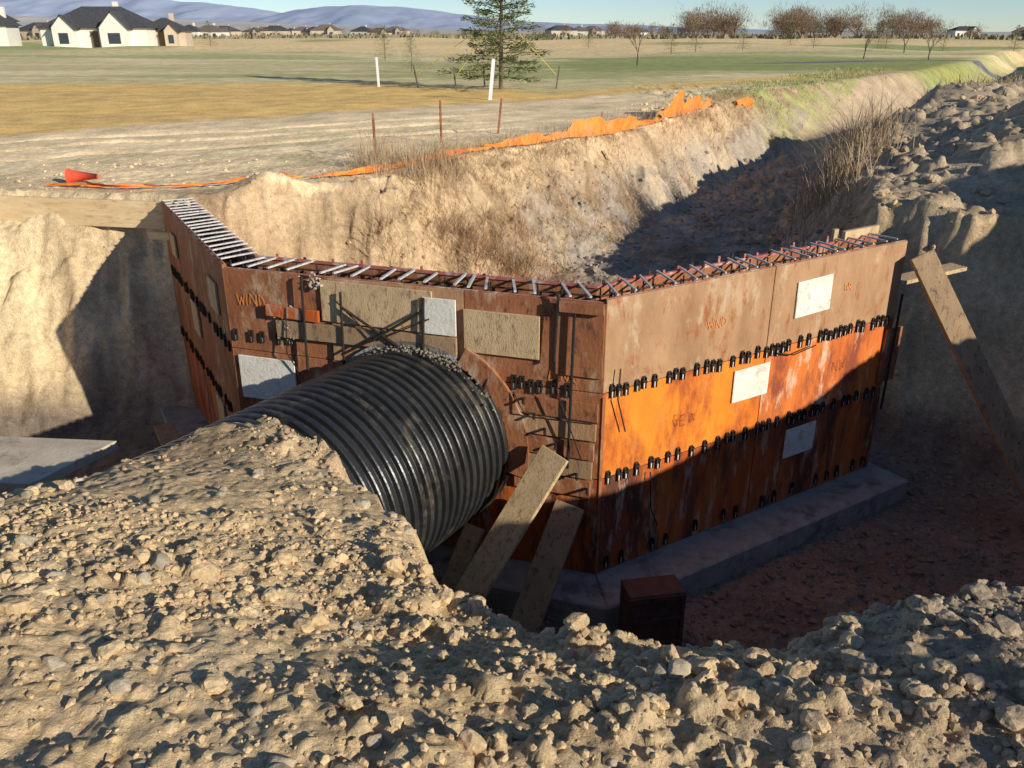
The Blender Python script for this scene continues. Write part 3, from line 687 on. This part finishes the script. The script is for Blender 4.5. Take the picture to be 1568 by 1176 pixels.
# ---------------------------------------------------------------- houses
def house(x,y,w,d,h,rh,ang=0,wall=M_wall,roof=M_roof,gab=1,garage=True,z=None):
    e=empty('house');z=H1(x,y)-.1 if z is None else z;e.location=(x,y,z);e.rotation_euler=(0,0,ang)
    m_=MB();m_.box(-w/2,w/2,-d/2,d/2,-.5,h);
    r=MB();o=.45
    a=[Vector((i*(w/2+o),j*(d/2+o),h-.05)) for i,j in((-1,-1),(1,-1),(1,1),(-1,1))]
    k=max(0,w/2-d*.45);b=[Vector((-k,0,h+rh)),Vector((k,0,h+rh))]
    r.poly([a[0],a[1],b[1],b[0]]);r.poly([a[2],a[3],b[0],b[1]]);r.poly([a[1],a[2],b[1]]);r.poly([a[3],a[0],b[0]]);r.poly(a[::-1])
    g=MB();gl=[]
    if gab>=1: gl.append((w*.22,w*.26))
    if gab>=2: gl.append((-w*.25,w*.2))
    for cx,gw in gl:
        dp=1.6;yf=-d/2-dp;gh=gw*.55
        m_.box(cx-gw/2,cx+gw/2,yf,-d/2+.01,-.5,h)
        m_.poly([(cx-gw/2,yf-.003,h),(cx+gw/2,yf-.003,h),(cx,yf-.003,h+gh)])
        q=.3;A_=[(cx-gw/2-q,yf-q,h-q*.9),(cx,yf-q,h+gh+.08),(cx+gw/2+q,yf-q,h-q*.9)];B_=[(cx-gw/2-q,0,h-q*.9),(cx,0,h+gh+.08),(cx+gw/2+q,0,h-q*.9)]
        r.poly([A_[0],A_[1],B_[1],B_[0]]);r.poly([A_[1],A_[2],B_[2],B_[1]])
        g.box(cx-gw*.22,cx+gw*.22,yf-.03,yf-.004,.6,h*.75)
    for i in range(int(w//3)):
        cx=-w/2+1.5+i*3
        if all(abs(cx-c)>q*.5+.6 for c,q in gl): g.box(cx-.5,cx+.5,-d/2-.03,-d/2-.004,.9,2.1)
    m_.obj('walls',[wall],e);r.obj('roof',[roof],e);g.obj('windows',[M_glass],e)
    dd=MB();dd.box(-.5,.5,-d/2-.05,-d/2-.006,-.1,2.1);dd.obj('door',[M_bark],e)
    c=MB();c.box(w*.1,w*.1+.6,.5,1.1,h+rh*.5,h+rh+.6);c.obj('chimney',[wall],e)
house(-54,122,13,9,2.5,2.6,.12,gab=2);house(-59.5,125,6,6,2.1,1.6,.1,gab=0);house(-47.5,126,6,6,2.2,1.6,.2,gab=1,wall=M_wall2)
house(-71.5,120,11,9,3.2,3,.3,gab=2);house(-66.2,118.5,3.5,5,2.6,1.6,.2,gab=0)
for u_ in (60,78,268,300,330,352,398,412,428,452,470,486,505,560,585,610,858,885,905,970,1463,1552):
    yy=random.uniform(360,480) if u_>340 else random.uniform(270,340);xx=(u_-784)/1300*yy*.94
    w=random.uniform(8,13);house(xx,yy,w,8,random.uniform(2.4,3.4),random.uniform(1.5,2.2),random.uniform(-.5,.5),random.choice([M_wall,M_wall2,M_wall2]),random.choice([M_roof,M_roofb]),random.choice([0,1,1]),z=-.6)
# ---------------------------------------------------------------- mountains
def ridge(name,Yd,prof,c1,c2,seed,rough,depth):
    us=np.linspace(prof[0][0],prof[-1][0],420);t=Yd/1.09
    xv=(us-784)/1300*t;ev=np.interp(us,[p[0] for p in prof],[p[1] for p in prof])
    rowsN=26
    fall=np.linspace(0,1,rowsN)
    XX,FF=np.meshgrid(xv,fall)
    EE=np.tile(ev,(rowsN,1))
    EE=EE*(1+.12*fbm(XX*.004,XX*0,seed+9,4))
    zz=EE*(1-FF)**1.3+rough*fbm(XX*.008,FF*6,seed,5)*(.2+FF*(1-FF)*3)*EE*.16
    zz=np.where(FF>.98,-20,zz)
    YY=Yd-FF*depth+fbm(XX*.003,FF*3,seed+4,3)*80
    V=np.stack([XX,YY,zz],-1).reshape(-1,3);I=np.arange(rowsN*420).reshape(rowsN,420)
    F=np.stack([I[:-1,:-1],I[1:,:-1],I[1:,1:],I[:-1,1:]],-1).reshape(-1,4)
    np_mesh(name,V,F,[pmat(name+'_hazy_rock',c1,c2,.006,bump=0,rough=1,spec=0)],smooth=True)  # distance haze is painted into the base colours of the ridges
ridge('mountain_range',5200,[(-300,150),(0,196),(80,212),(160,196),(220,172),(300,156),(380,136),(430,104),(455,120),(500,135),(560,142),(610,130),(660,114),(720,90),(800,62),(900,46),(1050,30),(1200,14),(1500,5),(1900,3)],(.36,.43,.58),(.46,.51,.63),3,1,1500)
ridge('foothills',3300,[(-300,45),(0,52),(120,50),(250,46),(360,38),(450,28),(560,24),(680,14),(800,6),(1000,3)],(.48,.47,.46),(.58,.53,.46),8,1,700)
# ---------------------------------------------------------------- light, world, camera
tosun=Vector((.76,-.65,0)).normalized();el=math.radians(20.5)
d=Vector((tosun.x*math.cos(el),tosun.y*math.cos(el),math.sin(el)))
sl=bpy.data.lights.new('sun','SUN');sl.energy=5.0;sl.angle=math.radians(.5);sl.color=(1,.93,.78)
so=link(bpy.data.objects.new('sun',sl));so.rotation_euler=d.to_track_quat('Z','Y').to_euler()
w=bpy.data.worlds.new('World');scene.world=w;w.use_nodes=True;nt=w.node_tree
sk=nd(nt,'ShaderNodeTexSky');sk.sky_type='NISHITA';sk.sun_disc=False;sk.sun_elevation=el;sk.sun_rotation=math.atan2(tosun.x,tosun.y);sk.air_density=.8;sk.dust_density=.05;sk.ozone_density=3.5;sk.altitude=800
bg=nt.nodes['Background'];nt.links.new(sk.outputs[0],bg.inputs[0]);bg.inputs[1].default_value=.11
cam=bpy.data.cameras.new('camera');cam.sensor_width=36;cam.lens=36*1300/1568;cam.clip_end=20000;cam.clip_start=.05
co=link(bpy.data.objects.new('camera',cam));co.location=(0,0,1.82);co.rotation_euler=(math.radians(90-22.5),0,0)
scene.camera=co
scene.view_settings.view_transform='Standard';scene.view_settings.look='None';scene.view_settings.exposure=0
